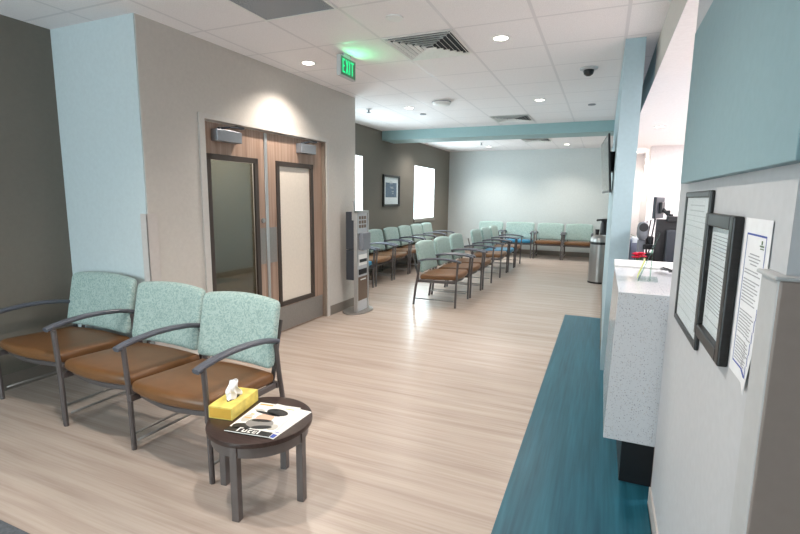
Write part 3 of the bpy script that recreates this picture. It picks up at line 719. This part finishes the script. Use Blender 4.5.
# ------------------------------------------------------------------ waste bin, airpot, television
tr = thing('waste_bin', 'round stainless steel waste bin with black band and domed lid', 'waste bin', (.0, 9.15, 0))
tr.location = (-.01, 9.15, 0)
MB().lathe([(0, .025), (.165, .025), (.165, .70), (0, .70)], n=40).build('body', M['steel'], tr, 'auto')
MB().lathe([(0, 0), (.17, 0), (.17, .03), (0, .03)], n=40).build('base_ring', M['black'], tr, 'auto')
MB().lathe([(0, .70), (.169, .70), (.169, .745), (0, .745)], n=40).build('band', M['black'], tr, 'auto')
MB().lathe([(.0, .745), (.168, .745), (.166, .79), (.15, .825), (.125, .85), (.085, .862), (.08, .84), (0, .835)], n=40).build('lid', M['steel'], tr, 'auto')
cbn = thing('coffee_cabinet', 'low dark cabinet standing behind the steel waste bin', 'cabinet', (.06, 9.75, 0))
MB().box(-.16, .155, -.25, .25, 0, .78, .004).build('body', M['darkgrey'], cbn)
MB().box(-.17, .158, -.26, .26, .78, .80, .003).build('worktop', M['black'], cbn)
MB().box(-.165, -.16, -.24, -.005, .07, .76, .001).box(-.165, -.16, .005, .24, .07, .76, .001).build('door', M['darkgrey'], cbn)
ap = thing('coffee_airpot', 'black pump airpot standing on the cabinet behind the waste bin', 'airpot', (.035, 9.62, .80), R(180))
MB().lathe([(0, 0), (.062, 0), (.065, .02), (.062, .24), (.045, .285), (0, .285)], n=28).build('body', M['black'], ap, 'auto')
MB().box(-.055, .055, -.05, .05, .285, .335, .012).prism([(.03, .30), (.13, .285), (.14, .30), (.13, .325), (.03, .335)], 'y', -.02, .02).build('pump_head', M['black'], ap)
MB().tube([(-.05, 0, .3), (-.09, 0, .325), (-.06, 0, .345), (.06, 0, .345)], .007).build('handle', M['steel'], ap, True)
cu = thing('cup_stack', 'short black cup stack beside the airpot', 'cups', (-.075, 9.70, .80))
MB().lathe([(0, 0), (.03, 0), (.036, .10), (.039, .13), (0, .13)], n=20).build('cups', M['black'], cu, 'auto')
tv = thing('television', 'flat television tilted out from the blue partition wall', 'television', (.014, 5.55, 1.585), 0)
tmx = Matrix.Rotation(R(3.6), 4, 'Z') @ Matrix.Rotation(R(-5), 4, 'Y')
MB().box(-.008, .012, -.52, .52, -.02, .54, .003, tmx).build('housing', M['black'], tv)
MB().box(-.0092, -.0079, -.505, .505, 0, .525, 0, tmx).build('screen', M['screen'], tv)
MB().box(.0, .0569, -.15, .15, .2, .4).build('wall_bracket', M['black'], tv)

# ------------------------------------------------------------------ ceiling fittings
def downlight(x, y, label, z=H):
    t = thing('downlight', label, 'ceiling light', (x, y, z), 0, 'recessed downlights')
    MB().lathe([(.056, -.001), (.078, -.001), (.078, -.006), (.07, -.008), (.056, -.004)], n=32, ring=True).build('trim_ring', M['white'], t, 'auto')
    MB().lathe([(0, -.001), (.057, -.001), (.057, -.003), (0, -.003)], n=32).build('lens', M['lamp'], t)
    return t
DL = [(-2.72, 4.04, 'downlight above the double doors, left of the exit sign', 1), (-.85, 3.99, 'downlight right of the near louvred diffuser', 1), (-.86, 6.57, 'downlight left of the partition, before the aqua beam', 1), (-2.67, 6.51, 'downlight near the end of the door wall', 1),
      (-.89, 12.0, 'downlight beyond the aqua beam near the far wall', 1), (-2.75, 12.0, 'downlight beyond the beam near the far left corner', 0), (-3.45, 9.95, 'downlight close to the taupe wall between picture and far window', 0), (-.86, 1.4, 'downlight behind the camera on the right', 1), (-2.1, 1.3, 'downlight above the near chairs', 1)]
SP = []
for x, y, l, s in DL:
    if not (y < 3) : downlight(x, y, l)
    SP.append((x, y))
for x, y in ((-.86, 1.4), (-2.1, 1.3)): downlight(x, y, 'downlight over the near seats, out of the picture')
downlight(.63, 7.5, 'downlight in the white reception ceiling', 2.49)
downlight(.55, 11.2, 'added downlight brightening the nook at the end of reception', 2.49)  # added fitting, put in to brighten the nook
def louvre(x0, y0, label, w=.61, d=.655):
    t = thing('air_diffuser', label, 'air diffuser', (x0+w/2, y0+d/2, H), 0, 'louvred ceiling diffusers')
    MB().box(-w/2+.015, w/2-.015, -d/2+.015, d/2-.015, -.002, -.0005).build('backing', mat('duct_dark', (42, 50, 56), .8), t)
    mb = MB()
    for k in range(6):
        a = (w/2-.03)*(1-k/6.2); b = (d/2-.03)*(1-k/6.2); q = .017; z0 = -.02
        # four sloping blades of a square ring
        for s in (-1, 1):
            mb.prism([(s*(a-q), -.004), (s*a, z0), (s*(a-.004), z0), (s*(a-q-.004), -.004)], 'y', -b, b)
            mb.prism([(s*(b-q), -.004), (s*b, z0), (s*(b-.004), z0), (s*(b-q-.004), -.004)], 'x', -a, a)
    mb.build('blades', M['white'], t)
    MB().box(-w/2+.005, w/2-.005, -d/2+.005, -d/2+.03, -.006, -.001).box(-w/2+.005, w/2-.005, d/2-.03, d/2-.005, -.006, -.001).box(-w/2+.005, -w/2+.03, -d/2+.03, d/2-.03, -.006, -.001).box(w/2-.03, w/2-.005, -d/2+.03, d/2-.03, -.006, -.001).build('rim', M['white'], t)
louvre(-1.76, 3.644, 'square louvred air diffuser nearest the camera')
louvre(-1.76, 7.574, 'louvred air diffuser just before the aqua beam')
louvre(-1.76, 10.60, 'louvred air diffuser beyond the aqua beam')
rg = thing('return_grille', 'grey perforated return air grille at the top left of the ceiling', 'air grille', (-2.065, 2.66, H))
MB().box(-.29, .29, -.31, .31, -.006, -.001).build('perforated_face', M['grille'], rg)
MB().box(-.305, .305, -.327, -.308, -.009, -.001).box(-.305, .305, .308, .327, -.009, -.001).box(-.305, -.288, -.308, .308, -.009, -.001).box(.288, .305, -.308, .308, -.009, -.001).build('rim', M['white'], rg)
# exit sign
ex = thing('exit_sign', 'green lit exit sign hanging from the ceiling by the doors', 'exit sign', (-2.24, 3.94, 2.565))
MB().box(-.022, .018, -.14, .14, 0, .175, .004).build('housing', M['lightgrey'], ex)
MB().box(.018, .021, -.13, .13, .01, .165).build('sign_face', M['exit_face'], ex)
MB().box(-.012, .012, -.06, .06, .175, .205).build('mount', M['lightgrey'], ex)
lt = MB(); x0, x1 = .021, .024; z0, z1 = .03, .148; s = .014
def L4(y): return y
yy = -.108; w = .04
lt.box(x0, x1, yy, yy+s, z0, z1).box(x0, x1, yy+s, yy+w, z0, z0+s).box(x0, x1, yy+s, yy+w, z1-s, z1).box(x0, x1, yy+s, yy+w-.006, (z0+z1-s)/2, (z0+z1+s)/2)
yy += .056; w = .05
lt.prism([(yy, z0), (yy+s, z0), (yy+w, z1), (yy+w-s, z1)], 'x', x0, x1).prism([(yy+w-s, z0), (yy+w, z0), (yy+s, z1), (yy, z1)], 'x', x0, x1+.0005)
yy += .064; lt.box(x0, x1, yy, yy+s, z0, z1)
yy += .028; w = .054
lt.box(x0, x1, yy, yy+w, z1-s, z1).box(x0, x1, yy+w/2-s/2, yy+w/2+s/2, z0, z1-s)
lt.build('lettering', M['exit_green'], next(c for c in ex.children if c.name.startswith('sign_face')))
# small fittings
cm = thing('dome_camera', 'black dome security camera on a white ceiling plate', 'camera', (-.225, 5.17, H))
MB().lathe([(0, -.001), (.085, -.001), (.082, -.014), (.05, -.022), (0, -.022)], n=32).build('plate', M['lightgrey'], cm, 'auto')
MB().lathe([(.048, -.022), (.05, -.035), (.042, -.06), (.02, -.075), (0, -.078), (0, -.022)], n=28).build('dome', M['black'], cm, 'auto')
sd = thing('smoke_detector', 'white round smoke detector in the middle of the ceiling', 'detector', (-2.08, 6.2, H))
MB().lathe([(0, -.001), (.12, -.001), (.125, -.03), (.11, -.055), (.07, -.062), (0, -.062)], n=36).build('body', M['white'], sd, 'auto')
MB().lathe([(.118, -.012), (.128, -.014), (.128, -.022), (.118, -.024)], n=36, ring=True).build('slot_ring', M['grey'], sd, 'auto')
def disc(x, y, r, label, name, cat, m='white', h=.008, grp=None):
    o = MB().lathe([(0, -.001), (r, -.001), (r*.97, -h), (r*.6, -h-.003), (0, -h-.003)], n=28).build(name, M[m], None, 'auto', (x, y, H)); tag(o, label, cat, grp)
disc(-1.47, 3.28, .065, 'flat white sprinkler cover left of the near diffuser', 'sprinkler_cover', 'sprinkler cover')
disc(-2.66, 7.05, .05, 'small grey sensor disc before the beam on the left', 'ceiling_sensor', 'sensor', 'grey', .012, 'small grey ceiling sensors')
disc(-.24, 7.1, .05, 'small grey sensor disc left of the partition top', 'ceiling_sensor', 'sensor', 'grey', .012, 'small grey ceiling sensors')
for x, y, l in ((-3.27, 6.4, 'pendent sprinkler head near the end of the door wall'), (-2.72, 11.1, 'pendent sprinkler head beyond the aqua beam')):
    t = thing('ceiling_sprinkler', l, 'sprinkler', (x, y, H), 0, 'ceiling sprinklers')
    MB().lathe([(0, -.001), (.04, -.001), (.038, -.008), (0, -.01)], n=24).build('escutcheon', M['lightgrey'], t, 'auto')
    MB().cyl((0, 0, -.008), (0, 0, -.05), .012).lathe([(0, -.05), (.032, -.05), (.032, -.055), (0, -.055)], n=20).build('nozzle', M['grey'], t, 'auto')
# reception ceiling panels
for x, y, l in ((2.0, 3.4, 'lit ceiling panel over the near reception desk'), (2.0, 6.2, 'lit ceiling panel over the middle of reception'), (2.4, 8.8, 'lit ceiling panel at the far end of reception')):
    t = thing('ceiling_panel_light', l, 'ceiling light', (x, y, 2.49), 0, 'reception ceiling panels')
    MB().box(-.62, .62, -.32, .32, -.012, -.001).build('frame', M['white'], t)
    MB().box(-.59, .59, -.29, .29, -.014, -.0121).build('diffuser', M['panel_lamp'], t)

# ------------------------------------------------------------------ lights
def light(kind, name, loc, energy, col=(1, 1, 1), rot=(0, 0, 0), **kw):
    d = bpy.data.lights.new(name, kind); d.energy = energy; d.color = col
    for k, v in kw.items(): setattr(d, k, v)
    o = bpy.data.objects.new(name, d); C.objects.link(o); o.location = loc; o.rotation_euler = rot
    return o
WARM = (1, .90, .80); NEU = (1, .95, .90); COOL = (.84, .94, 1)
downlight(-2.0, 9.9, 'downlight just beyond the aqua beam above the middle row')
SP = [p for p in SP if p != (-3.45, 9.95)]
for i, (x, y) in enumerate(SP):
    light('SPOT', 'downlight_lamp', (x, y, H-.02), 105, WARM, spot_size=R(128), spot_blend=.75, shadow_soft_size=.05)
for x, y in ((-2.0, 9.9), (-3.45, 9.95)):
    light('SPOT', 'downlight_lamp', (x, y, H-.02), 90, NEU, spot_size=R(140), spot_blend=.8, shadow_soft_size=.05)
for x, y in ((2.0, 3.4), (2.0, 6.2), (2.4, 8.8)):
    light('AREA', 'panel_lamp', (x, y, 2.47), 105, (1, .97, .985), shape='RECTANGLE', size=1.2, size_y=.6)
light('SPOT', 'downlight_lamp', (.55, 11.0, 2.47), 90, NEU, spot_size=R(150), spot_blend=.6, shadow_soft_size=.06)  # spot of the added nook downlight, lifts the dim nook
light('SPOT', 'downlight_lamp', (.63, 7.5, 2.47), 40, NEU, spot_size=R(150), spot_blend=.6, shadow_soft_size=.06)
light('AREA', 'window_daylight', (XL-.35, (W1[0]+W1[1])/2, 1.7), 70, COOL, (0, R(-90), 0), shape='RECTANGLE', size=1.4, size_y=1.5)
light('AREA', 'window_daylight', (XL-.35, (W2[0]+W2[1])/2, 1.7), 85, COOL, (0, R(-90), 0), shape='RECTANGLE', size=1.4, size_y=1.5)
light('AREA', 'entry_daylight', (-2.95, -2.9, 1.5), 115, COOL, (R(90), 0, 0), shape='RECTANGLE', size=2.0, size_y=2.3)
light('AREA', 'exit_sign_glow', (-2.205, 3.94, 2.655), .9, (.15, 1, .4), (0, R(-100), 0), shape='RECTANGLE', size=.14, size_y=.24)
light('AREA', 'vestibule_fill', (-3.65, 4.1, H-.03), 26, NEU, (0, 0, 0), shape='RECTANGLE', size=.5, size_y=1.2)  # added fill without a fixture, brightens the room behind the door glass
wd = bpy.data.worlds.new('world'); bpy.context.scene.world = wd; wd.use_nodes = True
bg = wd.node_tree.nodes['Background']; bg.inputs[0].default_value = (.82, .95, 1, 1); bg.inputs[1].default_value = 5.0

# ------------------------------------------------------------------ camera
yaw, pit, rol = 0.404405, -0.14842297, -0.01176818
cy, sy, cp, sp_, cr, sr = math.cos(yaw), math.sin(yaw), math.cos(pit), math.sin(pit), math.cos(rol), math.sin(rol)
Rz = Matrix(((cy, -sy, 0), (sy, cy, 0), (0, 0, 1))); Rx = Matrix(((1, 0, 0), (0, cp, -sp_), (0, sp_, cp))); Ry = Matrix(((cr, 0, sr), (0, 1, 0), (-sr, 0, cr)))
RR = Rz @ Rx @ Ry
right, fwd, up = RR.col[0], RR.col[1], RR.col[2]
m = Matrix((right, up, -fwd)).transposed().to_4x4(); m.translation = (0, 0, 1.5)
cd = bpy.data.cameras.new('camera'); co = bpy.data.objects.new('camera', cd); C.objects.link(co); co.matrix_world = m
cd.sensor_width = 36; cd.lens = 469.75/800*36; cd.clip_start = .05
bpy.context.scene.camera = co
vs = bpy.context.scene.view_settings
vs.view_transform = 'Standard'; vs.look = 'None'; vs.gamma = 1; vs.exposure = 0.12; vs.use_curve_mapping = False
